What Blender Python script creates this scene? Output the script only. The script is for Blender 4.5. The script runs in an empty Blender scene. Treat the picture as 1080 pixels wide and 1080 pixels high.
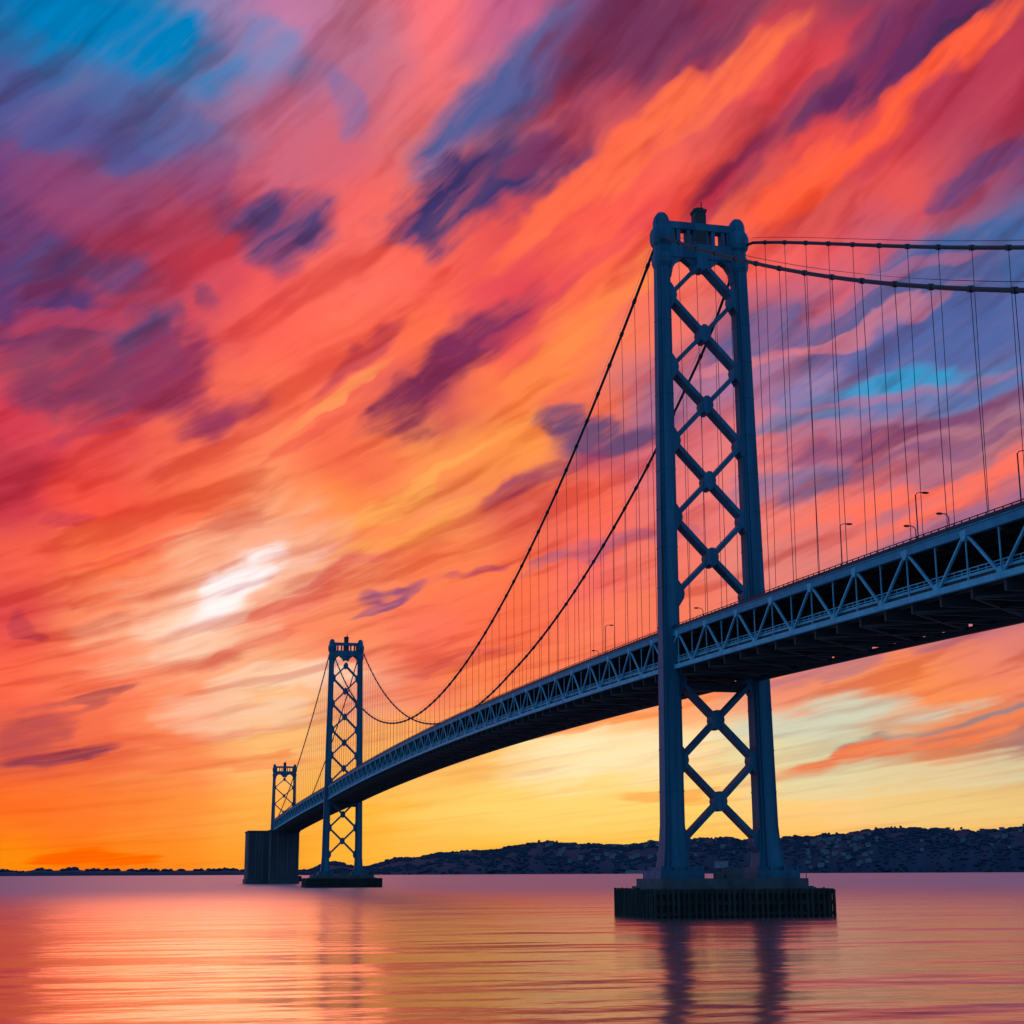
import bpy, math, random
from mathutils import Vector, Matrix, noise
random.seed(7)
R = math.radians
scene = bpy.context.scene
COL = scene.collection

# ------------------------------------------------------------------ camera
YAW, PITCH, ROLL, FPX = -0.22549, 0.22941, -0.0043, 1623.9
cam_data = bpy.data.cameras.new("camera"); cam = bpy.data.objects.new("camera", cam_data); COL.objects.link(cam)
fw = Vector((math.cos(YAW)*math.cos(PITCH), math.sin(YAW)*math.cos(PITCH), math.sin(PITCH)))
rt = Vector((math.sin(YAW), -math.cos(YAW), 0.0)); up = rt.cross(fw)
rt, up = rt*math.cos(ROLL)+up*math.sin(ROLL), up*math.cos(ROLL)-rt*math.sin(ROLL)
m = Matrix((rt, up, -fw)).transposed().to_4x4(); m.translation = Vector((-326.32, 121.27, 9.54))
cam.matrix_world = m
cam_data.sensor_width = 36; cam_data.sensor_height = 36; cam_data.lens = FPX/1080*36
cam_data.clip_start = 0.5; cam_data.clip_end = 80000
scene.camera = cam

# ------------------------------------------------------------------ exposure
scene.view_settings.view_transform = 'Standard'; scene.view_settings.look = 'None'
scene.view_settings.exposure = 0.0; scene.view_settings.gamma = 1.0; scene.view_settings.use_curve_mapping = False
scene.render.resolution_x = 1024; scene.render.resolution_y = 1024

def lin(h, a=1.0):
    c = [int(h[i:i+2], 16)/255 for i in (0, 2, 4)] if isinstance(h, str) else [x/255 for x in h]
    return tuple([(x/12.92 if x <= .04045 else ((x+.055)/1.055)**2.4) for x in c]+[a])

# ------------------------------------------------------------------ sky: a sunset sky laid out by azimuth and elevation
SKY_ROWS = [  # elevation in degrees, then the colour every 3 degrees of azimuth from -24 to +24
    (0.5, ((248, 138, 40), (248, 138, 40), (248, 138, 40), (250, 123, 41), (250, 139, 49), (250, 156, 57), (252, 177, 65), (252, 184, 79), (252, 184, 64), (252, 192, 80), (252, 200, 80), (252, 185, 80), (252, 184, 80), (252, 176, 65), (252, 176, 64), (252, 176, 64), (252, 176, 64))),
    (2.2, ((250, 112, 53), (250, 112, 53), (250, 113, 53), (249, 124, 59), (250, 146, 68), (250, 172, 79), (252, 184, 73), (252, 203, 105), (252, 209, 113), (252, 211, 117), (252, 207, 106), (252, 203, 123), (246, 201, 132), (236, 200, 131), (235, 197, 126), (234, 197, 128), (234, 198, 130))),
    (4.3, ((211, 91, 78), (213, 92, 77), (216, 94, 77), (237, 110, 78), (250, 139, 90), (250, 186, 117), (249, 172, 97), (252, 178, 100), (252, 197, 116), (252, 222, 158), (250, 209, 146), (225, 214, 167), (208, 208, 171), (223, 144, 103), (169, 119, 112), (161, 114, 112), (163, 113, 112))),
    (6.5, ((247, 103, 80), (249, 105, 80), (249, 108, 81), (249, 124, 90), (250, 151, 109), (247, 193, 140), (241, 158, 127), (242, 131, 95), (250, 138, 85), (250, 141, 92), (250, 144, 95), (239, 137, 109), (238, 145, 102), (246, 144, 89), (239, 136, 103), (236, 134, 106), (232, 133, 107))),
    (8.7, ((224, 81, 80), (221, 79, 80), (224, 85, 80), (248, 137, 97), (248, 186, 147), (248, 143, 105), (249, 142, 99), (247, 120, 95), (248, 117, 80), (248, 122, 94), (242, 128, 95), (234, 128, 109), (225, 128, 118), (211, 115, 114), (199, 118, 120), (196, 118, 122), (195, 117, 123))),
    (10.9, ((226, 89, 80), (233, 94, 80), (242, 103, 80), (249, 126, 81), (248, 161, 114), (246, 206, 181), (242, 151, 108), (250, 134, 88), (248, 120, 80), (241, 113, 102), (240, 126, 104), (227, 134, 119), (214, 126, 119), (199, 117, 122), (187, 113, 126), (187, 112, 125), (188, 112, 124))),
    (13.1, ((192, 61, 80), (190, 60, 80), (203, 66, 78), (242, 89, 73), (249, 123, 83), (249, 156, 105), (250, 146, 82), (249, 155, 95), (224, 106, 88), (246, 112, 88), (227, 120, 115), (236, 132, 120), (238, 127, 111), (188, 114, 127), (198, 114, 120), (213, 116, 113), (220, 118, 111))),
    (15.3, ((215, 70, 85), (211, 69, 84), (208, 70, 84), (225, 85, 83), (247, 117, 87), (251, 141, 97), (242, 114, 82), (250, 152, 87), (250, 154, 80), (192, 88, 101), (212, 113, 119), (223, 126, 124), (174, 112, 136), (170, 113, 134), (171, 118, 129), (152, 117, 132), (125, 115, 140))),
    (17.5, ((218, 73, 88), (219, 73, 88), (197, 69, 91), (180, 72, 94), (226, 98, 90), (251, 122, 89), (240, 113, 88), (194, 80, 89), (247, 126, 81), (242, 122, 87), (160, 108, 135), (169, 118, 149), (149, 132, 169), (119, 130, 173), (107, 115, 159), (112, 107, 153), (121, 105, 152))),
    (19.7, ((119, 65, 109), (141, 67, 104), (150, 67, 100), (165, 70, 98), (209, 84, 94), (248, 106, 90), (249, 114, 89), (249, 116, 82), (237, 94, 88), (253, 136, 87), (238, 120, 101), (170, 102, 125), (184, 109, 133), (157, 112, 144), (101, 106, 153), (87, 104, 152), (75, 104, 152))),
    (21.9, ((159, 64, 97), (149, 64, 99), (156, 67, 100), (172, 71, 98), (208, 79, 94), (236, 97, 94), (251, 118, 101), (247, 106, 88), (222, 77, 87), (250, 112, 81), (245, 119, 99), (244, 108, 93), (231, 99, 98), (187, 96, 118), (134, 105, 137), (74, 106, 152), (78, 102, 148))),
    (24.1, ((89, 67, 130), (94, 64, 126), (135, 72, 116), (148, 75, 112), (171, 79, 106), (221, 94, 102), (238, 109, 104), (245, 109, 93), (222, 87, 84), (245, 98, 83), (247, 97, 83), (226, 97, 80), (213, 89, 83), (222, 89, 89), (165, 80, 106), (107, 74, 119), (121, 70, 111))),
    (26.3, ((77, 89, 143), (85, 82, 139), (91, 83, 137), (97, 92, 141), (142, 102, 137), (201, 106, 125), (210, 105, 119), (229, 121, 112), (126, 83, 113), (216, 96, 89), (240, 104, 88), (212, 87, 87), (225, 84, 80), (226, 83, 80), (180, 69, 89), (165, 60, 87), (174, 63, 85))),
    (28.6, ((30, 100, 154), (43, 103, 153), (48, 112, 164), (74, 115, 166), (118, 118, 161), (156, 116, 153), (186, 112, 137), (235, 119, 119), (111, 96, 142), (157, 73, 101), (186, 78, 91), (221, 82, 85), (215, 77, 84), (171, 61, 89), (182, 65, 86), (180, 65, 81), (170, 62, 81))),
    (31.0, ((10, 95, 156), (10, 95, 156), (14, 117, 176), (42, 127, 177), (141, 129, 170), (187, 125, 161), (183, 120, 143), (243, 118, 122), (191, 101, 137), (117, 76, 118), (119, 58, 97), (173, 65, 84), (175, 70, 86), (123, 62, 93), (123, 58, 86), (160, 58, 80), (160, 58, 80))),
]
CLOUDS = [  # azimuth*cos(elevation), elevation, half length, half width (degrees), tilt (degrees), colour, opacity
    (0.07, 28.47, 5.44, 1.84, 42, (80, 96, 148), .9),
    (-0.99, 24.97, 4.49, 1.54, 30, (64, 56, 106), .97),
    (-8.22, 23.56, 3.12, 2.15, 15, (88, 70, 118), .95),
    (-8.33, 29.46, 1.80, 1.74, 0, (106, 136, 184), .7),
    (-5.88, 28.17, 2.13, 1.02, -50, (128, 112, 159), .6),
    (-2.61, 17.99, 4.02, 1.23, 40, (122, 48, 80), .98),
    (-0.85, 19.82, 2.84, 1.54, 50, (128, 52, 90), .9),
    (-5.75, 19.05, 2.84, 0.61, 38, (176, 64, 88), .75),
    (-17.26, 20.61, 2.84, 4.09, 10, (90, 60, 112), .9),
    (-15.45, 21.63, 3.31, 1.13, -5, (90, 72, 120), .7),
    (-13.41, 18.98, 1.99, 1.64, 0, (92, 70, 112), .9),
    (-12.27, 17.87, 2.84, 2.25, 20, (144, 56, 90), .85),
    (-16.57, 17.54, 3.31, 2.15, 0, (128, 60, 92), .85),
    (-13.84, 29.51, 5.44, 2.05, -6, (20, 130, 186), .95),
    (-16.60, 26.48, 4.26, 1.74, -8, (79, 90, 148), .7),
    (-13.04, 27.25, 2.84, 1.54, -20, (79, 106, 160), .6),
    (5.12, 30.10, 5.20, 1.95, 15, (114, 56, 90), .85),
    (8.43, 25.81, 4.02, 1.64, 38, (140, 52, 82), .9),
    (13.55, 28.82, 5.68, 1.64, 28, (96, 48, 94), .9),
    (17.09, 29.71, 4.26, 0.72, 28, (74, 48, 88), .8),
    (17.44, 24.80, 3.31, 0.77, 20, (90, 68, 120), .8),
    (13.20, 26.48, 9.93, 0.77, 37, (255, 104, 72), .9),
    (5.19, 26.84, 8.04, 1.02, 34, (255, 122, 80), .8),
    (2.12, 24.94, 5.68, 0.82, 40, (255, 114, 80), .6),
    (15.75, 26.78, 5.20, 1.23, 30, (184, 66, 88), .6),
    (17.61, 21.47, 5.68, 1.54, 6, (70, 104, 156), .95),
    (16.09, 19.11, 6.62, 1.95, 10, (80, 104, 160), .85),
    (14.49, 17.08, 6.62, 1.13, 6, (90, 124, 176), .75),
    (12.44, 20.13, 7.10, 1.02, 14, (90, 96, 143), .8),
    (11.45, 19.15, 6.15, 0.36, 14, (232, 136, 136), .5),
    (12.50, 16.72, 7.10, 0.41, 10, (192, 120, 144), .5),
    (11.15, 14.99, 5.68, 0.36, 10, (232, 124, 120), .6),
    (15.83, 14.94, 5.20, 0.41, 12, (122, 80, 120), .6),
    (13.42, 20.88, 4.26, 0.41, 10, (216, 112, 128), .35),
    (14.15, 17.51, 3.55, 0.67, 6, (63, 156, 200), .9),
    (14.51, 15.72, 6.62, 0.56, 14, (122, 74, 112), .8),
    (10.64, 16.16, 2.84, 0.51, 8, (90, 120, 160), .7),
    (10.81, 13.83, 3.78, 0.77, 10, (106, 112, 154), .75),
    (14.84, 13.32, 7.57, 0.72, 12, (255, 122, 96), .8),
    (16.15, 12.31, 6.15, 0.51, 15, (138, 106, 144), .6),
    (3.88, 16.19, 3.78, 0.92, 5, (95, 74, 112), .85),
    (1.77, 14.82, 2.84, 0.61, 25, (144, 64, 96), .6),
    (-0.17, 13.78, 1.99, 0.56, 25, (160, 74, 96), .8),
    (-4.06, 9.89, 1.80, 0.36, 22, (138, 80, 120), .8),
    (-1.42, 10.96, 1.42, 0.26, 15, (176, 80, 104), .7),
    (3.52, 11.62, 4.73, 0.36, 12, (160, 96, 128), .6),
    (-3.52, 14.01, 6.62, 0.51, 27, (251, 172, 92), .8),
    (-6.29, 17.46, 3.31, 0.46, 38, (252, 160, 96), .7),
    (2.13, 18.92, 7.10, 1.02, 52, (255, 148, 80), .6),
    (-4.23, 12.42, 5.68, 0.46, 26, (251, 168, 88), .6),
    (-10.88, 10.01, 6.15, 3.07, 35, (248, 184, 144), .7),
    (-11.31, 9.48, 3.31, 1.74, 35, (253, 216, 184), .75),
    (-10.64, 10.12, 2.93, 1.23, 38, (255, 232, 212), .85),
    (-10.37, 10.47, 2.46, 1.13, 40, (255, 250, 240), 1),
    (-8.38, 6.85, 3.78, 0.72, 8, (251, 216, 184), .65),
    (-10.41, 5.49, 2.84, 0.77, 0, (244, 204, 176), .5),
    (-16.47, 4.02, 2.60, 0.41, 12, (140, 60, 80), .85),
    (-17.14, 4.60, 1.89, 0.82, 30, (176, 74, 80), .7),
    (-14.92, 5.88, 1.80, 0.26, 15, (160, 74, 80), .7),
    (15.97, 5.05, 5.68, 0.31, 13, (156, 128, 128), .85),
    (14.31, 4.40, 7.10, 0.36, 12, (240, 132, 88), .9),
    (11.36, 5.38, 5.68, 0.87, 6, (205, 210, 184), .8),
    (13.93, 3.20, 6.62, 0.87, 4, (221, 212, 168), .6),
    (3.44, 4.03, 5.20, 1.23, 8, (252, 232, 188), .6),
    (2.76, 5.13, 5.68, 0.31, 12, (248, 140, 76), .8),
    (-14.86, 0.52, 3.31, 0.26, 0, (255, 95, 24), .8),
    (-16.02, 19.42, 2.84, 0.82, 10, (200, 74, 92), .5),
    (-14.81, 15.65, 2.84, 0.51, 20, (176, 64, 88), .6),
    (-11.02, 25.19, 1.89, 1.54, -30, (138, 74, 120), .5),
    (1.77, 26.63, 2.84, 0.61, 40, (138, 60, 92), .6),
    (10.51, 27.91, 2.84, 0.51, 35, (154, 58, 88), .6),
    (6.94, 24.24, 3.31, 0.51, 38, (216, 72, 88), .5),
    (0.73, 20.51, 2.37, 0.51, 42, (200, 74, 88), .6),
    (-7.35, 15.51, 2.84, 0.41, 35, (232, 96, 80), .5),
    (-14.18, 11.09, 2.84, 0.36, 18, (232, 80, 72), .5),
    (-2.48, 7.52, 2.84, 0.26, 14, (216, 96, 88), .5),
    (-17.76, 13.92, 2.13, 1.23, 20, (176, 58, 74), .6),
    (12.42, 7.18, 6.15, 0.41, 14, (168, 112, 128), .6),
    (2.48, 22.55, 4.26, 0.51, 40, (224, 76, 88), .5),
    (-11.36, 20.48, 1.18, 0.41, -15, (138, 69, 104), .7),
    (-17.57, 8.41, 1.32, 0.46, -20, (184, 68, 80), .7),
    (-15.99, 12.36, 1.42, 0.46, 10, (200, 64, 80), .6),
    (-5.63, 11.00, 2.37, 0.41, 25, (232, 112, 104), .5),
    (-7.37, 9.57, 2.84, 0.36, 20, (238, 112, 96), .5),
    (-10.11, 7.79, 2.84, 0.31, 20, (232, 106, 88), .5),
    (-12.41, 4.85, 4.26, 0.26, 5, (232, 104, 72), .5),
    (-11.05, 3.85, 5.68, 0.26, 4, (240, 120, 72), .5),
    (-4.90, 3.37, 2.84, 0.26, 8, (248, 156, 80), .6),
    (5.15, 2.81, 2.84, 0.26, 3, (248, 160, 80), .6),
    (6.52, 2.63, 2.37, 0.20, 0, (251, 168, 80), .5),
]

world = bpy.data.worlds.new("World"); scene.world = world; world.use_nodes = True
nt = world.node_tree; N = nt.nodes; L = nt.links; N.clear()
def nd(t, **kw):
    n = N.new(t)
    for k, v in kw.items(): setattr(n, k, v)
    return n
def setin(n, i, v):
    if isinstance(v, bpy.types.NodeSocket): L.new(v, n.inputs[i])
    else: n.inputs[i].default_value = v
def M(op, a, b=None, c=None, clamp=False):
    n = nd('ShaderNodeMath', operation=op, use_clamp=clamp); setin(n, 0, a)
    if b is not None: setin(n, 1, b)
    if c is not None: setin(n, 2, c)
    return n.outputs[0]
def smooth(x, a, b, o0=0.0, o1=1.0):
    n = nd('ShaderNodeMapRange', interpolation_type='SMOOTHSTEP')
    setin(n, 0, x); setin(n, 1, a); setin(n, 2, b); setin(n, 3, o0); setin(n, 4, o1); return n.outputs[0]
def mix(f, a, b, mode='MIX'):
    n = nd('ShaderNodeMix', data_type='RGBA', blend_type=mode, clamp_factor=True)
    setin(n, 0, f); setin(n, 6, a); setin(n, 7, b); return n.outputs[2]
def dot(v, w):
    n = nd('ShaderNodeVectorMath', operation='DOT_PRODUCT'); setin(n, 0, v); setin(n, 1, w); return n.outputs['Value']
def comb(x, y, z=0.0):
    n = nd('ShaderNodeCombineXYZ'); setin(n, 0, x); setin(n, 1, y); setin(n, 2, z); return n.outputs[0]
def noise_tex(v, scale, detail, rough=.55):
    n = nd('ShaderNodeTexNoise'); setin(n, 'Vector', v); n.inputs['Scale'].default_value = scale
    n.inputs['Detail'].default_value = detail; n.inputs['Roughness'].default_value = rough; return n
D = nd('ShaderNodeTexCoord').outputs['Generated']
xf = dot(D, (math.cos(YAW), math.sin(YAW), 0)); xr = dot(D, (math.sin(YAW), -math.cos(YAW), 0)); xz = dot(D, (0, 0, 1))
A0 = M('MULTIPLY', M('ARCTAN2', xr, xf), 57.2958)
E0 = M('MULTIPLY', M('ARCSINE', M('MINIMUM', M('MAXIMUM', xz, -0.999), 0.999)), 57.2958)
AC = M('MULTIPLY', A0, M('COSINE', M('DIVIDE', E0, 57.2958)))
# wind-streak coordinates: streaks lie flat by the horizon and steepen higher up
lnE = M('LOGARITHM', M('ADD', M('MAXIMUM', E0, 0.0), 2.0), 2.71828)
cross = M('SUBTRACT', M('DIVIDE', A0, 33.0), lnE)
SV = comb(M('MULTIPLY', cross, 7.0), M('MULTIPLY', lnE, 2.6), M('DIVIDE', A0, 20.0))
wn = noise_tex(SV, 1.2, 2.5, .5); wn2 = noise_tex(comb(AC, E0, 3.0), .26, 3.5, .5)
sep = nd('ShaderNodeSeparateColor'); L.new(wn.outputs['Color'], sep.inputs[0])
sep2 = nd('ShaderNodeSeparateColor'); L.new(wn2.outputs['Color'], sep2.inputs[0])
dampE = smooth(E0, 0.0, 12.0, .25, 1.0)
dA = M('MULTIPLY', M('ADD', M('MULTIPLY', M('SUBTRACT', sep.outputs[0], .5), 3.2), M('MULTIPLY', M('SUBTRACT', sep2.outputs[0], .5), 3.6)), 1.0)
dE = M('MULTIPLY', M('ADD', M('MULTIPLY', M('SUBTRACT', sep.outputs[1], .5), 2.2), M('MULTIPLY', M('SUBTRACT', sep2.outputs[1], .5), 2.6)), dampE)
A = M('ADD', A0, dA); E = M('ADD', E0, dE); ACw = M('ADD', AC, dA)
# base colours in elevation bands
afac = M('DIVIDE', M('ADD', A, 24.0), 48.0, clamp=True)
col = None; last = None
for (e, row) in SKY_ROWS:
    r = nd('ShaderNodeValToRGB'); r.color_ramp.interpolation = 'EASE'; cs = row; el = r.color_ramp.elements
    while len(el) < len(cs): el.new(0.5)
    for k, h in enumerate(cs): el[k].position = k/(len(cs)-1)
    for k, h in enumerate(cs): el[k].color = lin(h)
    L.new(afac, r.inputs[0])
    col = r.outputs[0] if col is None else mix(smooth(E, last, e), col, r.outputs[0])
    last = e
# cloud banks and gaps
P = comb(ACw, E, 0.0)
wn3 = noise_tex(comb(AC, E0, 7.0), .30, 2.0, .5); sep3 = nd('ShaderNodeSeparateColor'); L.new(wn3.outputs['Color'], sep3.inputs[0])
WV = comb(M('ADD', M('MULTIPLY', cross, 9.0), M('MULTIPLY', sep3.outputs[0], .4)), M('ADD', M('MULTIPLY', lnE, 2.4), M('MULTIPLY', sep3.outputs[1], .5)), M('DIVIDE', A0, 16.0))
edge = M('ADD', M('MULTIPLY', M('SUBTRACT', noise_tex(WV, 2.0, 5.0, .58).outputs[0], .5), 1.25), M('MULTIPLY', M('SUBTRACT', sep2.outputs[2], .5), .9))
thin = smooth(noise_tex(WV, 3.1, 3.0, .55).outputs[0], .34, .58, .74, 1.1)
for (cx, cy, hl, hw, tilt, tone, op) in CLOUDS:
    mp = nd('ShaderNodeMapping', vector_type='TEXTURE'); L.new(P, mp.inputs[0])
    mp.inputs['Location'].default_value = (cx, cy, 0); mp.inputs['Rotation'].default_value = (0, 0, R(tilt)); mp.inputs['Scale'].default_value = (hl, hw, 1)
    g = nd('ShaderNodeTexGradient', gradient_type='SPHERICAL'); L.new(mp.outputs[0], g.inputs[0])
    f = smooth(M('ADD', g.outputs[1], edge), -.02, 0.60, 0.0, op)
    f = M('MULTIPLY', M('MULTIPLY', f, thin), smooth(g.outputs[1], 0.0, 0.2))
    col = mix(f, col, lin(tone))
# fine streaks of lit and shaded cloud
s1 = noise_tex(WV, 1.7, 4.0, .48).outputs[0]; s2 = noise_tex(WV, 4.2, 3.0, .5).outputs[0]
hi = smooth(E0, 1.0, 9.0, .25, 1.0)
col = mix(M('MULTIPLY', smooth(s1, .50, .68, 0, .48), hi), col, mix(1.0, col, lin('c8707c'), 'MULTIPLY'))
col = mix(M('MULTIPLY', smooth(s1, .5, .30, 0, .30), hi), col, mix(1.0, col, lin('6a4028'), 'ADD'))
col = mix(M('MULTIPLY', smooth(s2, .5, .70, 0, .15), hi), col, mix(1.0, col, lin('c0808a'), 'MULTIPLY'))
col = mix(M('MULTIPLY', smooth(s2, .5, .28, 0, .07), hi), col, mix(1.0, col, lin('60402c'), 'ADD'))
hs = nd('ShaderNodeHueSaturation'); hs.inputs['Saturation'].default_value = 1.02; L.new(col, hs.inputs['Color']); col = mix(smooth(E0, 4.0, 11.0), hs.outputs[0], mix(1.0, hs.outputs[0], (1.0, .93, 1.0, 1), 'MULTIPLY'))
# the rest of the dome: out-of-view blue dusk sky, brightened to light the bridge steel
back_n = noise_tex(D, 3.0, 4.0, .6).outputs[0]
back = mix(smooth(E0, 0.0, 55.0), lin('74b0e0'), lin('3f84cc'))
back = mix(smooth(back_n, .5, .75, 0, .5), back, lin('7a94c8'))
side = mix(smooth(back_n, .35, .65), lin('5a90c8'), lin('7a84b8'))
offaxis = dot(D, tuple(Vector((math.cos(YAW)*math.cos(PITCH), math.sin(YAW)*math.cos(PITCH), math.sin(PITCH)))))
col = mix(smooth(offaxis, .86, .74), col, side)
col = mix(smooth(offaxis, .68, .40), col, back)
bg = nd('ShaderNodeBackground'); L.new(col, bg.inputs[0]); bg.inputs[1].default_value = 1.06
out = nd('ShaderNodeOutputWorld'); L.new(bg.outputs[0], out.inputs[0])

# ------------------------------------------------------------------ sun, veiled by cloud low in the west
SUN_A, SUN_E = R(-10.6), R(10.3)
sd = bpy.data.lights.new("sun", 'SUN'); sd.energy = 0.08; sd.angle = R(12.0); sd.color = (1.0, .30, .12)
so = bpy.data.objects.new("sun", sd); COL.objects.link(so)
sdir = Vector((math.cos(YAW-SUN_A)*math.cos(SUN_E), math.sin(YAW-SUN_A)*math.cos(SUN_E), math.sin(SUN_E)))
so.rotation_euler = sdir.to_track_quat('Z', 'Y').to_euler(); so.location = (0, 0, 300)

# ------------------------------------------------------------------ materials
def material(name, base, rough=.6, metal=0.0, var=None, scale=.3, stretch=(1,1,1), bump=0.0, bscale=2.0, spec=.5):
    ma = bpy.data.materials.new(name); ma.use_nodes = True; t = ma.node_tree; b = t.nodes['Principled BSDF']
    b.inputs['Roughness'].default_value = rough; b.inputs['Metallic'].default_value = metal
    b.inputs['Specular IOR Level'].default_value = spec
    tc = t.nodes.new('ShaderNodeTexCoord'); mp = t.nodes.new('ShaderNodeMapping'); mp.inputs['Scale'].default_value = stretch
    t.links.new(tc.outputs['Object'], mp.inputs[0])
    if var:
        n = t.nodes.new('ShaderNodeTexNoise'); n.inputs['Scale'].default_value = scale; n.inputs['Detail'].default_value = 6; n.inputs['Roughness'].default_value = .65
        t.links.new(mp.outputs[0], n.inputs[0])
        r = t.nodes.new('ShaderNodeValToRGB'); r.color_ramp.elements[0].position = .35; r.color_ramp.elements[1].position = .68
        r.color_ramp.elements[0].color = (*base, 1); r.color_ramp.elements[1].color = (*var, 1)
        t.links.new(n.outputs[0], r.inputs[0]); t.links.new(r.outputs[0], b.inputs['Base Color'])
    else: b.inputs['Base Color'].default_value = (*base, 1)
    if bump:
        n = t.nodes.new('ShaderNodeTexNoise'); n.inputs['Scale'].default_value = bscale; n.inputs['Detail'].default_value = 5
        t.links.new(mp.outputs[0], n.inputs[0]); bp = t.nodes.new('ShaderNodeBump'); bp.inputs['Strength'].default_value = bump; bp.inputs['Distance'].default_value = .1
        t.links.new(n.outputs[0], bp.inputs['Height']); t.links.new(bp.outputs[0], b.inputs['Normal'])
    return ma
STEEL = material('painted_steel', (.018, .122, .190), .55, 0, (.006, .052, .098), .45, (1, 1, .06), .15, 1.2, .22)
TRUSS = material('truss_paint', (.12, .42, .52), .62, 0, (.07, .28, .38), .35, (1, 1, 1), 0, 1, .2)
CHORD = material('chord_paint', (.030, .24, .33), .65, 0, (.02, .16, .24), .3, (1, 1, 1), 0, 1, .2)
DARK = material('shade_dark_steel', (.012, .015, .018), .7, 0, (.022, .022, .022), .4)  # near-black carries the deck's underside shade in its colour; also other dark parts
ROAD = material('roadway', (.03, .03, .032), .85, 0, (.045, .043, .04), .5)
RAIL = material('railing_paint', (.015, .035, .055), .6, 0, (.01, .022, .035), .5, (1, 1, 1), 0, 1, .15)
CABLE = material('cable_steel', (.015, .02, .03), .7, 0, (.012, .014, .02), .5)
CONC = material('weathered_concrete', (.075, .08, .09), .85, 0, (.035, .038, .045), .25, (1, 1, .25), .4, 1.0)
CONC_DARK = material('stained_concrete', (.045, .045, .055), .85, 0, (.02, .02, .028), .12, (1, 1, .15), .4, .5)
WOOD = material('tarred_timber', (.010, .010, .010), .8, 0, (.040, .038, .032), .9, (1, 1, .12), .5, 2.0, .3)
HOUSE = material('house_wall', (.15, .17, .20), .8, 0, (.10, .12, .14), .1)
ROOF = material('house_roof', (.09, .08, .08), .8, 0, (.06, .06, .07), .1)
HILL = material('hill_ground', (.014, .034, .058), .95, 0, (.021, .042, .068), .004, (1, 1, 1), 0, 1, .1)  # blue of distant haze is put into the ground colour
TREES = material('hill_foliage', (.014, .034, .058), .95, 0, (.022, .042, .068), .01, (1, 1, 1), 0, 1, .1)  # same haze blue put into the foliage colour
GLASS_L = material('lamp_lens', (.3, .3, .28), .2)

# ------------------------------------------------------------------ mesh helpers
class MB:
    def __init__(s): s.v = []; s.f = []
    def add(s, vs, fs):
        o = len(s.v); s.v += [tuple(p) for p in vs]; s.f += [tuple(i+o for i in f) for f in fs]; return s
    def hexa(s, q):  # 8 corners: bottom 4 ccw, top 4 ccw
        return s.add(q, [(3,2,1,0),(4,5,6,7),(0,1,5,4),(1,2,6,5),(2,3,7,6),(3,0,4,7)])
    def box(s, x0, x1, y0, y1, z0, z1):
        return s.hexa([(x0,y0,z0),(x1,y0,z0),(x1,y1,z0),(x0,y1,z0),(x0,y0,z1),(x1,y0,z1),(x1,y1,z1),(x0,y1,z1)])
    def bar(s, p, q, w, h, ref=(0,0,1)):  # w across, h along the ref direction
        p, q = Vector(p), Vector(q); d = (q-p).normalized(); r = Vector(ref)
        if abs(d.dot(r)) > .98: r = Vector((0, 1, 0))
        sx = d.cross(r).normalized()*w/2; sy = sx.cross(d).normalized()*h/2
        return s.hexa([p-sx-sy, p+sx-sy, p+sx+sy, p-sx+sy, q-sx-sy, q+sx-sy, q+sx+sy, q-sx+sy])
    def sections(s, loops, cap=True):
        n = len(loops[0]); o = len(s.v)
        for lp in loops: s.v += [tuple(p) for p in lp]
        for k in range(len(loops)-1):
            for i in range(n):
                j = (i+1) % n; s.f.append((o+k*n+i, o+k*n+j, o+(k+1)*n+j, o+(k+1)*n+i))
        if cap: s.f.append(tuple(o+i for i in reversed(range(n)))); s.f.append(tuple(o+(len(loops)-1)*n+i for i in range(n)))
        return s
    def tube(s, pts, r, n=8):
        loops = []
        for i, p in enumerate(pts):
            p = Vector(p); a = Vector(pts[max(i-1, 0)]); b = Vector(pts[min(i+1, len(pts)-1)]); d = (b-a).normalized()
            ref = Vector((0, 0, 1)) if abs(d.z) < .95 else Vector((1, 0, 0)); u = d.cross(ref).normalized(); v = u.cross(d)
            loops.append([p+u*math.cos(2*math.pi*k/n)*r+v*math.sin(2*math.pi*k/n)*r for k in range(n)])
        return s.sections(loops)
    def prism(s, poly, x0, x1, frame):  # poly in a plane, frame(a, b, x) -> point
        return s.sections([[frame(a, b, x0) for a, b in poly], [frame(a, b, x1) for a, b in poly]])
    def build(s, name, ma, parent=None, smooth=False):
        me = bpy.data.meshes.new(name); me.from_pydata(s.v, [], s.f); me.validate(); me.update()
        if ma: me.materials.append(ma)
        if smooth: me.polygons.foreach_set('use_smooth', [True]*len(me.polygons))
        o = bpy.data.objects.new(name, me); COL.objects.link(o); o.parent = parent; return o
def fix_normals(o):
    import bmesh
    b = bmesh.new(); b.from_mesh(o.data); bmesh.ops.recalc_face_normals(b, faces=b.faces); b.to_mesh(o.data); b.free()
def tag(o, label=None, cat=None, group=None, kind=None):
    for k, v in (('label', label), ('category', cat), ('group', group), ('kind', kind)):
        if v: o[k] = v
    return o
def empty(name, loc=(0, 0, 0), rz=0):
    o = bpy.data.objects.new(name, None); COL.objects.link(o); o.location = loc; o.rotation_euler = (0, 0, rz); return o

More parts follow.
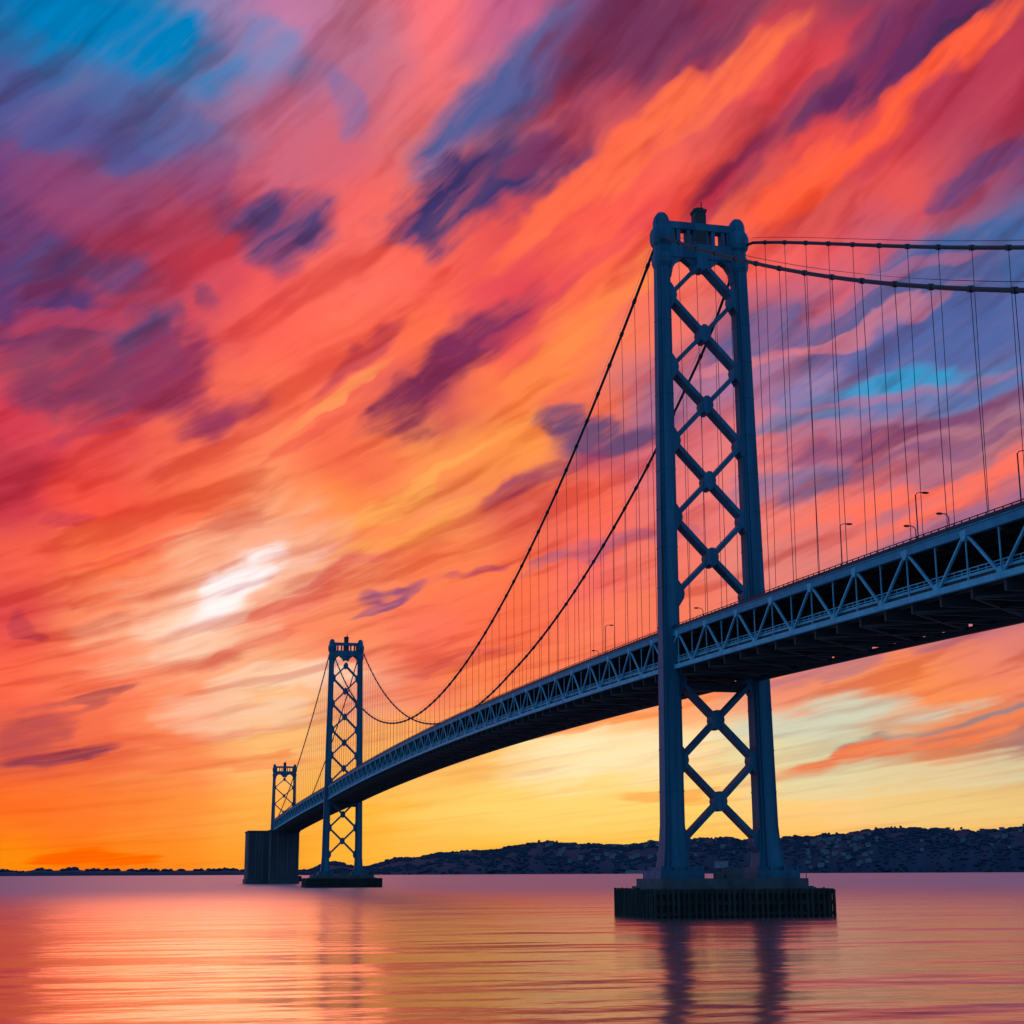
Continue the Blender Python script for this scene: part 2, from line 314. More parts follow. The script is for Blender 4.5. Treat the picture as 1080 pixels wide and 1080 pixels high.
# ------------------------------------------------------------------ alignment of the bridge
def lerp(a, b, t): return a+(b-a)*t
def yc(X):          # centre line
    if X <= 704: return 0.0
    if X <= 1058: return 8.0*(X-704)/354
    return 8.0-26.0*(X-1058)/354 if X <= 1412 else -18.0
def ztop(X):        # top of the upper deck's railing
    d = X-385.0
    return 68.8-(3.95e-5 if d < 0 else 3.0e-5)*d*d
X_NEAR, X_FAR = -354.0, 1770.0
PAN = 8.987
nodes = []          # panel points; k even = lower nodes of the W pattern
k = math.ceil((X_NEAR+14.31)/PAN)
while -14.31+PAN*k < X_FAR:
    nodes.append((k, -14.31+PAN*k)); k += 1
def pt(X, Y, dz):
    return Vector((X, yc(X)+Y, ztop(X)+dz))

# ================================================================== the water
wm = bpy.data.materials.new('water'); wm.use_nodes = True; t = wm.node_tree; b = t.nodes['Principled BSDF']
b.inputs['Base Color'].default_value = (.034, .026, .034, 1); b.inputs['Roughness'].default_value = .26
b.inputs['IOR'].default_value = 3.0; b.inputs['Specular IOR Level'].default_value = .5
tc = t.nodes.new('ShaderNodeTexCoord')
def wave(scale, sx, sy, det, dist, strength, prev, rot=0.0):
    mp = t.nodes.new('ShaderNodeMapping'); mp.inputs['Scale'].default_value = (sx, sy, 1); mp.inputs['Rotation'].default_value = (0, 0, YAW+rot)
    n = t.nodes.new('ShaderNodeTexNoise'); n.inputs['Scale'].default_value = scale; n.inputs['Detail'].default_value = det; n.inputs['Roughness'].default_value = .55
    bp = t.nodes.new('ShaderNodeBump'); bp.inputs['Distance'].default_value = dist; bp.inputs['Strength'].default_value = strength
    t.links.new(tc.outputs['Object'], mp.inputs[0]); t.links.new(mp.outputs[0], n.inputs[0]); t.links.new(n.outputs[0], bp.inputs['Height'])
    if prev: t.links.new(prev, bp.inputs['Normal'])
    return bp.outputs[0]
nrm = wave(1.0, .030, .010, 3, 6.0, .48, None)
nrm = wave(1.0, .12, .06, 4, .9, .40, nrm, .35)
nrm = wave(1.0, .9, .3, 3, .14, .2, nrm, -.3)
t.links.new(nrm, b.inputs['Normal'])
# sheltered, calmer water by the shore; wind-ruffled water farther out
sx_ = t.nodes.new('ShaderNodeSeparateXYZ'); t.links.new(tc.outputs['Object'], sx_.inputs[0])
mr = t.nodes.new('ShaderNodeMapRange'); mr.interpolation_type = 'SMOOTHSTEP'
for i_, v_ in ((1, -220.0), (2, 700.0), (3, .17), (4, .48)): mr.inputs[i_].default_value = v_
t.links.new(sx_.outputs[0], mr.inputs[0]); t.links.new(mr.outputs[0], b.inputs['Roughness'])
gl = t.nodes.new('ShaderNodeBsdfGlossy'); gl.inputs['Color'].default_value = (.86, .62, .62, 1)
t.links.new(mr.outputs[0], gl.inputs['Roughness']); t.links.new(nrm, gl.inputs['Normal'])
mx = t.nodes.new('ShaderNodeMixShader'); mx.inputs[0].default_value = .40
t.links.new(b.outputs[0], mx.inputs[1]); t.links.new(gl.outputs[0], mx.inputs[2]); t.links.new(mx.outputs[0], t.nodes['Material Output'].inputs[0])
w = MB().add([(-30000, -30000, 0), (50000, -30000, 0), (50000, 30000, 0), (-30000, 30000, 0)], [(0, 1, 2, 3)]).build('water', wm)
tag(w, 'calm pink and orange bay water', None, None, 'structure')

# ================================================================== the bridge
bridge = empty('suspension_bridge', (0, 0, 0))
tag(bridge, 'long blue grey steel suspension bridge on lattice towers crossing the bay', 'bridge')

def plus(cx, cy, z, wx, wy):       # stepped cruciform section of a tower leg
    a, b_ = wx/2, wy/2; i, j = a*.62, b_*.55
    i2, j2 = a*.82, b_*.80
    q = [(a, j), (i2, j), (i2, j2), (i, j2), (i, b_)]
    pts = q+[(-x, y) for x, y in reversed(q)]+[(-x, -y) for x, y in q]+[(x, -y) for x, y in reversed(q)]
    return [(cx+x, cy+y, z) for x, y in pts]

def tower(X, top, cnodes, skip, sc=1.0, spread=1.0, half_top=9.6, half_bot=10.9, zbase=10.3, hx=14.0, hy=20.0, label=None, pier=True, fend=True):
    Y = yc(X)
    fr = lambda a, b_, x: (X+x, Y+a, b_)
    def half(z): return lerp(half_bot, half_top, (z-zbase)/(top-7-zbase))*spread
    def wy(z): return lerp(4.5, 3.2, max(0, min(1, (z-zbase)/(top-zbase))))*sc
    def wx(z): return lerp(6.6, 4.0, max(0, min(1, (z-zbase)/(top-zbase))))*sc
    # portal at the head: lower chord, openings, upper chord
    t0 = top-5.9; pb = MB(); hi_ = half(top)-1.2*sc
    pb.box(X-1.5, X+1.5, Y-hi_, Y+hi_, t0, t0+3.7)
    pb.box(X-1.4, X+1.4, Y-hi_, Y+hi_, t0+7.3, t0+9.1)
    for yy in (-5.6, -3.1, 3.1, 5.6): pb.box(X-1.2, X+1.2, Y+yy-.45, Y+yy+.45, t0+3.7, t0+7.3)
    for sgn in (-1, 1):
        pb.box(X-1.2, X+1.2, Y+sgn*hi_*.96-1.4, Y+sgn*hi_*.96+1.4, t0+3.7, t0+7.3)
        pb.box(X-1.2, X+1.2, Y+sgn*1.2-.6, Y+sgn*1.2+.6, t0+3.7, t0+7.3)
        # curved haunches under the portal
        poly = [(sgn*(hi_), t0), (sgn*(hi_-3.6), t0), (sgn*(hi_-2.2), t0-.9), (sgn*(hi_-1.1), t0-2.6), (sgn*(hi_-.6), t0-5.0), (sgn*(hi_), t0-6.0)]
        pb.prism(poly, -1.25, 1.25, fr)
    poly = [(-4.6, t0+.002), (4.6, t0+.002), (2.6, t0-1.6), (1.7, t0-3.4), (0, t0-2.6), (-1.7, t0-3.4), (-2.6, t0-1.6)]
    pb.prism(poly, -1.22, 1.22, fr)
    tw = pb.build('tower', STEEL, bridge); fix_normals(tw); tag(tw, label)
    # legs
    for sgn in (-1, 1):
        lm = MB(); loops = []
        zs = [zbase, zbase+1.0, zbase+4, zbase+9] + [lerp(zbase+14, top-8.5, q/8) for q in range(9)]
        for z in zs:
            fl = 1.0+.36*max(0, 1-(z-zbase)/10.0)**2
            loops.append(plus(X, Y+sgn*half(z), z, wx(z)*fl, wy(z)*fl))
        lm.sections(loops)
        # diaphragm bands that show as joints
        z = zbase+16
        while z < top-14:
            lm.sections([plus(X, Y+sgn*half(q), q, wx(q)*1.025, wy(q)*1.03) for q in (z, z+.35)]); z += 9.1
        lg = lm.build('leg', STEEL, tw); fix_normals(lg)
        # saddle housing on top of the leg
        sm = MB(); loops = []
        for dz, s in ((-8.6, 1.0), (-7.6, 1.2), (-6.2, 1.26), (-5.2, 1.22), (-4.8, 1.02), (-3.2, 1.02), (-2.6, 1.25), (-1.4, 1.38), (.4, 1.38), (1.4, 1.22), (1.9, 1.0), (3.4, .98), (4.6, .82), (5.3, .55), (5.5, .3)):
            a, b2 = 2.1*s*sc, 1.75*s*sc; c = .55
            loops.append([(X+x*a, Y+sgn*half(top)+y*b2, top+dz) for x, y in ((1, c), (c, 1), (-c, 1), (-1, c), (-1, -c), (-c, -1), (c, -1), (1, -c))])
        sm.sections(loops); fix_normals(sm.build('saddle_housing', STEEL, tw))
        # base shoe
        bs = MB(); yy = Y+sgn*half(zbase)
        bs.box(X-6.3*sc, X+6.3*sc, yy-4.9*sc, yy+4.9*sc, zbase-2.4, zbase-.7)
        bs.box(X-5.6*sc, X+5.6*sc, yy-4.1*sc, yy+4.1*sc, zbase-.7, zbase+.002)
        for dx in (-5.9, 5.9):
            for dy in (-4.5, -1.5, 1.5, 4.5): bs.box(X+dx*sc-.3, X+dx*sc+.3, yy+dy*sc-.3, yy+dy*sc+.3, zbase-.7, zbase+.3)
        bs.build('base_shoe', STEEL, tw)
    # beacon mast in the middle of the portal
    bm = MB(); bm.box(X-1.35, X+1.35, Y-1.4, Y+1.4, t0+3.7, t0+12.2); bm.box(X-1.5, X+1.5, Y-1.6, Y+1.6, t0+12.2, t0+12.9)
    bm.box(X-.8, X+.8, Y-1.0, Y+.6, t0+12.9, t0+13.5); bm.tube([(X, Y-.8, t0+13.2), (X, Y-.8, t0+15.2)], .16, 6)
    bm.build('beacon_post', DARK, tw)
    # cross bracing
    dep, thk = 3.5*sc, 1.0*sc
    seq = sorted(cnodes, reverse=True)
    def inner(z): return half(z)-wy(z)/2+.3
    ends = []
    for i, zc in enumerate(seq):
        up_ = (seq[i-1]-zc)/2 if i and (seq[i-1], zc) not in skip else None
        dn = (zc-seq[i+1])/2 if i+1 < len(seq) and (zc, seq[i+1]) not in skip else 8.7
        if i == 0: up_ = None
        elif up_ is None: up_ = 8.7
        for d in ([] if up_ is None else [up_])+[-dn]:
            for sgn in (-1, 1):
                zz = zc+d
                lat = MB().bar((X, Y, zc), (X, Y+sgn*inner(zz), zz), thk, dep, (1, 0, 0))
                lat.build('diagonal_brace', STEEL, tw)
                ends.append((sgn, round(zz, 2)))
        g = MB()
        poly = [(-.6, 2.5), (.6, 2.5), (1.9, 1.3), (2.2, 0), (1.9, -1.3), (.6, -2.5), (-.6, -2.5), (-1.9, -1.3), (-2.2, 0), (-1.9, 1.3)]
        poly = [(a*.68*sc, zc+b2*.86*sc) for a, b2 in poly]
        g.prism(poly, -dep/2-.03, dep/2+.03, fr); fix_normals(g.build('gusset_plate', STEEL, tw))
    for sgn, zz in sorted(set(ends)):
        g = MB(); yi = inner(zz)
        poly = [(sgn*(yi+.6), zz+3.6*sc), (sgn*(yi-.4), zz+2.9*sc), (sgn*(yi-1.5*sc), zz+1.1*sc), (sgn*(yi-1.7*sc), zz), (sgn*(yi-1.5*sc), zz-1.1*sc), (sgn*(yi-.4), zz-2.9*sc), (sgn*(yi+.6), zz-3.6*sc)]
        g.prism(poly, -dep/2-.05, dep/2+.05, fr); fix_normals(g.build('gusset_plate', STEEL, tw))
    zd = ztop(X)-12.6
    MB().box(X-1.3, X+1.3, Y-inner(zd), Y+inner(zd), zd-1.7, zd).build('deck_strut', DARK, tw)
    if pier:
        p = MB(); pz = zbase-2.4
        p.box(X-hx*.72, X+hx*.72, Y-hy*.86, Y+hy*.86, -6, pz-1.6); p.box(X-hx*.66, X+hx*.66, Y-hy*.82, Y+hy*.82, pz-1.6, pz)
        # equipment and railing on the pier top
        for q in range(9):
            yy = lerp(-hy*.8, hy*.8, q/8); p.bar((X-hx*.65, Y+yy, pz), (X-hx*.65, Y+yy, pz+1.1), .12, .12)
        p.bar((X-hx*.65, Y-hy*.8, pz+1.1), (X-hx*.65, Y+hy*.8, pz+1.1), .12, .12)
        p.box(X-hx*.5, X-hx*.3, Y-2.6, Y+1.4, pz, pz+2.1); p.box(X-hx*.55, X-hx*.4, Y+2.2, Y+3.8, pz, pz+1.4)
        pr = p.build('pier', CONC, bridge)
        if fend:
            f = MB(); h = pz-2.1
            f.box(X-hx+.5, X+hx-.5, Y-hy+.5, Y+hy-.5, h-1.2, h-.3)
            f.box(X-hx+.7, X+hx-.7, Y-hy+.7, Y+hy-.7, -3, h-1.2)
            for (z0, z1) in ((h-1.0, h), (h-3.2, h-2.5), (.5, 1.1)):
                f.box(X-hx, X+hx, Y-hy, Y-hy+.5, z0, z1); f.box(X-hx, X+hx, Y+hy-.5, Y+hy, z0, z1)
                f.box(X-hx, X-hx+.5, Y-hy+.5, Y+hy-.5, z0, z1); f.box(X+hx-.5, X+hx, Y-hy+.5, Y+hy-.5, z0, z1)
            rnd = random.Random(int(X)+3); q = -hy
            while q < hy:
                for xx in (X-hx-.12, X+hx+.12):
                    tz = h+rnd.uniform(-.3, .25); f.tube([(xx, Y+q, -3), (xx+rnd.uniform(-.08, .08), Y+q, tz)], .3, 6)
                q += rnd.uniform(.95, 1.5)
            q = -hx+.6
            while q < hx:
                for yy in (Y-hy-.12, Y+hy+.12): f.tube([(X+q, yy, -3), (X+q, yy, h+rnd.uniform(-.3, .25))], .3, 6)
                q += rnd.uniform(.95, 1.5)
            f.build('timber_fender', WOOD, pr)
    return tw

T1 = tower(0, 157.5, [150.8, 132.9, 115.3, 97.1, 79.1, 42.2, 24.4], {(79.1, 42.2)}, label='nearest and tallest looking lattice tower with cable saddles')
T2 = tower(704, 157.0, [144.6, 127.6, 110.4, 93.4, 76.5, 46.6, 29.5], {(76.5, 46.6)}, hx=18, hy=24, label='middle lattice tower beyond the long span')
T3 = tower(1412, 121.0, [110.0, 92.0, 74.0, 30.0], {(74.0, 30.0)}, .9, 1.0, 11.2, 12.0, hx=14, hy=20, label='farthest lattice tower above the concrete anchorage')

# anchorage between the two suspension systems
am = MB(); ax = 1052
am.box(ax, ax+58, -3.5, 22.0, -5, 45.0); am.box(ax-1.2, ax+60, -4.5, 23.0, -5, 4.5)
am.box(ax-.6, ax+59, -4.1, 22.4, 43.6, 45.8)
an = am.build('anchorage', CONC_DARK, bridge); tag(an, 'tall dark concrete anchorage block standing in the water under the deck')
bm_ = MB(); bm_.box(ax+4, ax+54, 22.0, 40.0, -5, 44.0); bm_.box(ax+3, ax+55, 23.0, 41.0, -5, 4.0); bm_.box(ax+3.4, ax+54.6, 22.4, 40.5, 44.0, 45.2)
bm_.build('side_block', CONC_DARK, an)
for (x0, y0, y1) in ((ax-1.0, 20.6, 22.6), (ax-.8, 14.4, 15.5), (ax-.8, 6.0, 6.9), (ax-.8, -3.3, -2.3), (ax+3.2, 27.0, 28.2), (ax+3.2, 33.0, 34.0), (ax+3.2, 39.0, 40.3)):
    MB().box(x0, x0+2, y0, y1, 4.5, 43.5).build('buttress', CONC, an)

# ---- deck: two slabs, floor beams, stringers
dk = MB(); fb = MB(); xs = [n[1] for n in nodes]
def ribbon(mb, y0, y1, z0, z1, pts):
    for a, b2 in zip(pts[:-1], pts[1:]):
        mb.hexa([pt(a, y0, z0), pt(b2, y0, z0), pt(b2, y1, z0), pt(a, y1, z0), pt(a, y0, z1), pt(b2, y0, z1), pt(b2, y1, z1), pt(a, y1, z1)])
coarse = xs[::2]
ribbon(dk, -9.6, 9.6, -1.55, -1.15, coarse); ribbon(dk, -9.4, 9.4, -8.55, -8.15, coarse)
deck = dk.build('deck', ROAD, bridge); tag(deck, 'double roadway deck curving up over the water')
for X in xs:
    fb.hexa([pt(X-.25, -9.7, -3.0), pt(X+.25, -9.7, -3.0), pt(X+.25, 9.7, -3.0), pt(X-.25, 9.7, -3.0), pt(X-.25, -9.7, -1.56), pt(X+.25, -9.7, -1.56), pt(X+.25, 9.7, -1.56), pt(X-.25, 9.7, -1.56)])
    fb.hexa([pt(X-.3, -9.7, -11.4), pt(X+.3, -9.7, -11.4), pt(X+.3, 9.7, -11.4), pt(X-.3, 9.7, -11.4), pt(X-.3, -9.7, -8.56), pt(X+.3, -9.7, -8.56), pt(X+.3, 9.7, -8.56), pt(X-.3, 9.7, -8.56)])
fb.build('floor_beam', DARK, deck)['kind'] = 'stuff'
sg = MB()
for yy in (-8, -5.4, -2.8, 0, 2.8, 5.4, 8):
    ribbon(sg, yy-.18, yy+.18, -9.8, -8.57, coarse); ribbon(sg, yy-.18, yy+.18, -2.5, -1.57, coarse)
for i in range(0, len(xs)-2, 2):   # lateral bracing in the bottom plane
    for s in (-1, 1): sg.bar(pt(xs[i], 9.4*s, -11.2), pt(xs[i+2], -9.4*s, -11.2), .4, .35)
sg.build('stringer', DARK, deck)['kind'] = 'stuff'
for s in (-1, 1):
    nm = 'near' if s > 0 else 'far'
    c = MB(); ribbon(c, s*10.06-.38, s*10.06+.38, -2.45, -1.05, coarse); ribbon(c, s*10.06-.52, s*10.06+.52, -1.2, -1.04, coarse); c.build('upper_chord', CHORD, deck)
    c = MB(); ribbon(c, s*10.06-.36, s*10.06+.36, -9.75, -8.85, coarse); c.build('lower_chord', TRUSS, deck)
    c = MB(); ribbon(c, s*9.55-.06, s*9.55+.06, -7.05, -6.9, coarse); ribbon(c, s*9.55-.06, s*9.55+.06, -7.55, -7.42, coarse); ribbon(c, s*9.5-.1, s*9.5+.1, -8.14, -7.75, coarse)
    xx = xs[0]
    while xx < 700:
        a = pt(xx, s*9.55, -8.1); c.bar(a, a+Vector((0, 0, 1.1)), .12, .12); xx += 2.25
    c.build('lower_railing', TRUSS, deck)
    c = MB(); ribbon(c, s*10.3-.10, s*10.3+.10, -1.03, -.35, coarse); ribbon(c, s*10.3-.07, s*10.3+.07, -.1, 0.02, coarse)
    xx = xs[0]
    while xx < 900:
        a = pt(xx, s*10.3, -.36); c.bar(a, a+Vector((0, 0, .3)), .14, .14); xx += 2.25
    c.build('upper_railing', RAIL, deck)
# truss web members: the hundred that show largest on their own, the rest together
web = []
for i, (k, X) in enumerate(nodes):
    for s in (1, -1):
        if i+1 < len(nodes):
            X2 = nodes[i+1][1]
            a, b2 = (pt(X, s*10.06, -9.3), pt(X2, s*10.06, -1.8)) if k % 2 == 0 else (pt(X, s*10.06, -1.8), pt(X2, s*10.06, -9.3))
            web.append(('d', s, (X+X2)/2, a, b2))
        web.append(('v', s, X, pt(X, s*10.06, -9.0), pt(X, s*10.06, -2.2)))
vis_near = sorted([q for q in web if q[1] == 1 and q[0] == 'd' and -175 < q[2] < 720], key=lambda q: q[2])[:70]
ids = set(id(q) for q in vis_near)
vv = sorted([q for q in web if q[1] == 1 and q[0] == 'v' and -175 < q[2] < 720], key=lambda q: q[2])[:30]
ids |= set(id(q) for q in vv)
rest_d, rest_v = MB(), MB()
for q in web:
    kind, s, X, a, b2 = q
    w_, h_ = (.36, .36) if kind == 'd' else (.18, .18)
    if id(q) in ids: MB().bar(a, b2, h_, w_, (0, 1, 0)).build('diagonal' if kind == 'd' else 'vertical_post', TRUSS, deck)
    else: (rest_d if kind == 'd' else rest_v).bar(a, b2, h_, w_, (0, 1, 0))
rest_d.build('diagonal', TRUSS, deck)['kind'] = 'stuff'; rest_v.build('vertical_post', TRUSS, deck)['kind'] = 'stuff'
gp = MB()
for k, X in nodes:
    for s in (1, -1):
        c0 = pt(X, s*10.06, -9.3 if k % 2 == 0 else -1.9); sg_ = 1 if k % 2 == 0 else -1
        hw, hh = (.95, 1.15)
        poly = [(-hw, -.35*sg_), (hw, -.35*sg_), (hw*.75, hh*.6*sg_), (.3, hh*sg_), (-.3, hh*sg_), (-hw*.75, hh*.6*sg_)]
        gp.prism(poly, -.41, .41, lambda a, b2, x: (c0.x+a, c0.y+x, c0.z+b2))
o = gp.build('joint_plate', TRUSS, deck); fix_normals(o); o['kind'] = 'stuff'
# service pipe and walkway slung under the far edge
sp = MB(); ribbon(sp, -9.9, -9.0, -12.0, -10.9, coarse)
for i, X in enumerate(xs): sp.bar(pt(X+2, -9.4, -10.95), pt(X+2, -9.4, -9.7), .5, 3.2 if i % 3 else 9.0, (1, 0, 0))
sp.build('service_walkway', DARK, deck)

# ---- main cables
def cable_z(X, s):
    if X <= 0: return 157.2-.0+.5734*X+.0006*X*X + (11.0*(1-math.exp(X/60)) if s < 0 else 1.5*(1-math.exp(X/60)))
    if X <= 704: u = (X-352)/352; return 77.0+80.4*u*u-(4.5*min(1, X/25, max(0, (250-X)/170)) if s < 0 and X < 250 else 0)
    if X <= 1058:
        q = X-704; return lerp(157.0, 50.0, q/354)-44*(q/354)*(1-q/354)
    q = (X-1058)/354; return lerp(50, 121.0, q)-40*q*(1-q)
def cable_y(X, s):
    if X <= 704: return s*10.06 if s > 0 else -10.06-1.2*max(0, 1-abs(X)/250)
    return yc(X)+s*10.06
cables = []
for s in (1, -1):
    for (xa, xb, lab) in ((X_NEAR+60, 704, None), (704, 1058, None), (1058, 1412, None)):
        n = int((xb-xa)/7); pts = [(lerp(xa, xb, i/n), cable_y(lerp(xa, xb, i/n), s), cable_z(lerp(xa, xb, i/n), s)) for i in range(n+1)]
        if xa < 0: pts.append((704, cable_y(704, s), cable_z(704, s))); pts = sorted(set(pts))
        o = MB().tube(pts, .37, 8).build('main_cable', CABLE, bridge, True); cables.append(o)
        hr = MB()   # hand ropes above the cable
        for dy in (-.45, .45): hr.tube([(a, b2+dy, c+1.25) for a, b2, c in pts], .028, 4)
        hr.build('hand_rope', CABLE, o)
        if xa < 0:
            cb = MB()
            x = -2.0-11.3*24
            while x < 700:
                if abs(x) > 3:
                    z0 = cable_z(x, s); p0 = Vector((x-.55, cable_y(x-.55, s), cable_z(x-.55, s))); p1 = Vector((x+.55, cable_y(x+.55, s), cable_z(x+.55, s)))
                    cb.tube([p0, p1], .52, 8)
                x += 11.3
            o2 = cb.build('cable_band', CABLE, o); o2['kind'] = 'stuff'
# ---- suspenders
sus = []
for s in (1, -1):
    x = -2.0-11.3*24
    while x < 1400:
        lim = ztop(x)-1.0; zc_ = cable_z(x, s)
        if min(abs(x), abs(x-704), abs(x-1058), abs(x-1412)) > 5 and zc_ > lim+1.0:
            sus.append((x, s, cable_y(x, s), zc_, lim))
        x += 11.3
vis = sorted([q for q in sus if q[0] > -165], key=lambda q: q[0])[:100]
vis_ids = set(id(q) for q in vis); rest = MB()
def rope(mb, q):
    x, s, y, z1, z0 = q; yb = yc(x)+s*10.06
    mb.tube([(x, yb, z0), (x, y, z1)], .062, 5)
for q in sus:
    if id(q) in vis_ids: o = MB(); rope(o, q); o.build('suspender', CABLE, bridge)
    else: rope(rest, q)
rest.build('suspender', CABLE, bridge)['kind'] = 'stuff'

# ================================================================== street lamps on the upper deck
def make_lamp():
    r = empty('street_lamp')
    MB().tube([(0, 0, 0), (0, 0, 4), (0, 0, 7.7)], .10, 8).build('pole', RAIL, r)
    MB().tube([(0, 0, 7.6), (0, .25, 7.95), (0, .8, 8.1), (0, 1.4, 8.1)], .07, 6).build('arm', RAIL, r)
    h = MB(); h.sections([[(x*.26*w_, y-.75, 8.1+z*.26*w_) for x, z in ((-1, -.6), (1, -.6), (1.1, 0), (.6, .5), (-.6, .5), (-1.1, 0))] for y, w_ in ((1.9, .6), (2.2, 1), (2.8, .9), (3.0, .5))]); fix_normals(h.build('lamp_head', DARK, r))
    return r
proto = make_lamp()
def copy_tree(o, parent=None):
    c = o.copy(); COL.objects.link(c); c.parent = parent
    for ch in o.children: copy_tree(ch, c)
    return c
lamps = [(-90, 1, 'street lamp standing alone on the deck right of the nearest tower'),
         (-79, -1, 'far side lamp of the close pair on the deck right of the nearest tower'),
         (-117, 1, 'near side lamp of the close pair on the deck right of the nearest tower'),
         (-91, -1, 'low dark lamp head just right of the close pair of lamps'),
         (-146, 1, 'rightmost street lamp on the deck near the edge of the photo'),
         (33, -1, 'street lamp seen between the two legs of the nearest tower'),
         (52, 1, 'near side street lamp on the deck just left of the nearest tower'),
         (127, -1, 'far side street lamp on the deck left of the nearest tower')]
first = True
for X, s, lab in lamps:
    o = proto if first else copy_tree(proto); first = False
    o.scale = (1, 1, 1.0 if s > 0 else 1.3)
    o.location = pt(X, s*9.9, -1.1); o.rotation_euler = (0, 0, math.pi if s > 0 else 0)
    tag(o, lab, 'street lamp', 'street lamps along the upper deck')

# ================================================================== far shores
CX, CY = -326.32, 121.27
def polar(az, d, z=0.0):   # azimuth to the right of the view axis, degrees
    a = YAW-R(az); return Vector((CX+math.cos(a)*d, CY+math.sin(a)*d, z))
def ridge(prof, az):
    for (a0, h0), (a1, h1) in zip(prof[:-1], prof[1:]):
        if a0 <= az <= a1: t_ = (az-a0)/(a1-a0); return lerp(h0, h1, t_*t_*(3-2*t_))
    return 0.0
def az_of(px): return math.degrees(math.atan((px-540)/1581.0))
# ridge heights in metres at the distance of the crest
RIGHT = [(az_of(x), h) for x, h in ((296, 0), (330, 18), (360, 48), (385, 30), (430, 66), (470, 88), (510, 100), (545, 118), (575, 138), (610, 124), (650, 124), (700, 136), (740, 148), (790, 140), (830, 150), (870, 158), (905, 178), (925, 186), (965, 176), (1010, 170), (1060, 182), (1100, 176), (1200, 120), (1330, 60), (1500, 0))]
def hill_h(az, v):         # v 0 at the shore, 1 at the crest, 2 behind
    h = ridge(RIGHT, az); n1 = noise.noise(Vector((az*.9, v*2.0, 3))); n2 = noise.noise(Vector((az*3.1, v*5.0, 9)))
    s = math.sin(min(v, 2)*math.pi/2)**.8 if v < 2 else 0
    return max(-2, h*s*(1+.16*n1*math.sin(math.pi*min(v, 1)))+h*.07*n2*s)
D0, D1, D2 = 5600.0, 7000.0, 8600.0
def hill_d(v): return lerp(D0, D1, v) if v < 1 else lerp(D1, D2, v-1)
hm = MB(); NA, NV = 340, 26; az0, az1 = RIGHT[0][0], RIGHT[-1][0]
for i in range(NA):
    az = lerp(az0, az1, i/(NA-1))
    for j in range(NV):
        v = 2*j/(NV-1); q = polar(az, hill_d(v)+120*noise.noise(Vector((az*2, 0, 0))), hill_h(az, v)-(1.5 if j in (0, NV-1) else 0)); hm.v.append(tuple(q))
for i in range(NA-1):
    for j in range(NV-1): hm.f.append((i*NV+j, (i+1)*NV+j, (i+1)*NV+j+1, i*NV+j+1))
o = hm.build('hill', HILL, None, True); tag(o, 'dark wooded hill along the far shore', None, None, 'structure')
# low land on the left
lm = MB(); NA2 = 120
for i in range(NA2):
    az = lerp(-40, az_of(300), i/(NA2-1)); h = 22+16*noise.noise(Vector((az*.35, 1, 1)))+9*noise.noise(Vector((az*1.7, 5, 1)))
    for v, hh in ((0, -2), (.15, .45), (.5, .8), (1, 1), (1.6, .7), (2, -.2)): lm.v.append(tuple(polar(az, 6500+900*v, h*hh)))
for i in range(NA2-1):
    for j in range(5): lm.f.append((i*6+j, (i+1)*6+j, (i+1)*6+j+1, i*6+j+1))
o = lm.build('far_shore', HILL, None, True); tag(o, 'thin dark strip of low land on the left horizon', None, None, 'structure')
# woodland covering the hill and the crest of the low land
wd = MB(); rnd = random.Random(11)
def clump(mb, c, r, hgt):
    n = 6; ph = rnd.uniform(0, 6.28); loops = []
    for (f, z) in ((.55, 0), (1, .35), (.8, .75), (.25, 1.0)):
        loops.append([(c.x+math.cos(ph+k*6.283/n)*r*f*rnd.uniform(.7, 1.25), c.y+math.sin(ph+k*6.283/n)*r*f*rnd.uniform(.7, 1.25), c.z-2+hgt*z*rnd.uniform(.85, 1.1)) for k in range(n)])
    mb.sections(loops)
for i in range(7000):
    az = rnd.uniform(az0+.3, az_of(1130)); v = rnd.random()**.8*1.02
    if noise.noise(Vector((az*1.6, v*4, 20))) < -.22 and v < .85: continue
    z = hill_h(az, v)
    if z < 2: continue
    p = polar(az, hill_d(v)+120*noise.noise(Vector((az*2, 0, 0))), z); r = rnd.uniform(6, 12); clump(wd, p, r, r*rnd.uniform(.6, .9)*(1 if v < .8 else .55))
for i in range(500):
    az = rnd.uniform(-20, az_of(300)); h = 22+16*noise.noise(Vector((az*.35, 1, 1)))+9*noise.noise(Vector((az*1.7, 5, 1)))
    if noise.noise(Vector((az*2.2, 3, 7))) < -.1: continue
    r = rnd.uniform(7, 14); clump(wd, polar(az, 7200+rnd.uniform(-300, 300), h*.97-2), r, r*rnd.uniform(.6, 1.1))
o = wd.build('woodland', TREES); tag(o, 'dark trees covering the far hills and shore', 'woodland', None, 'stuff')
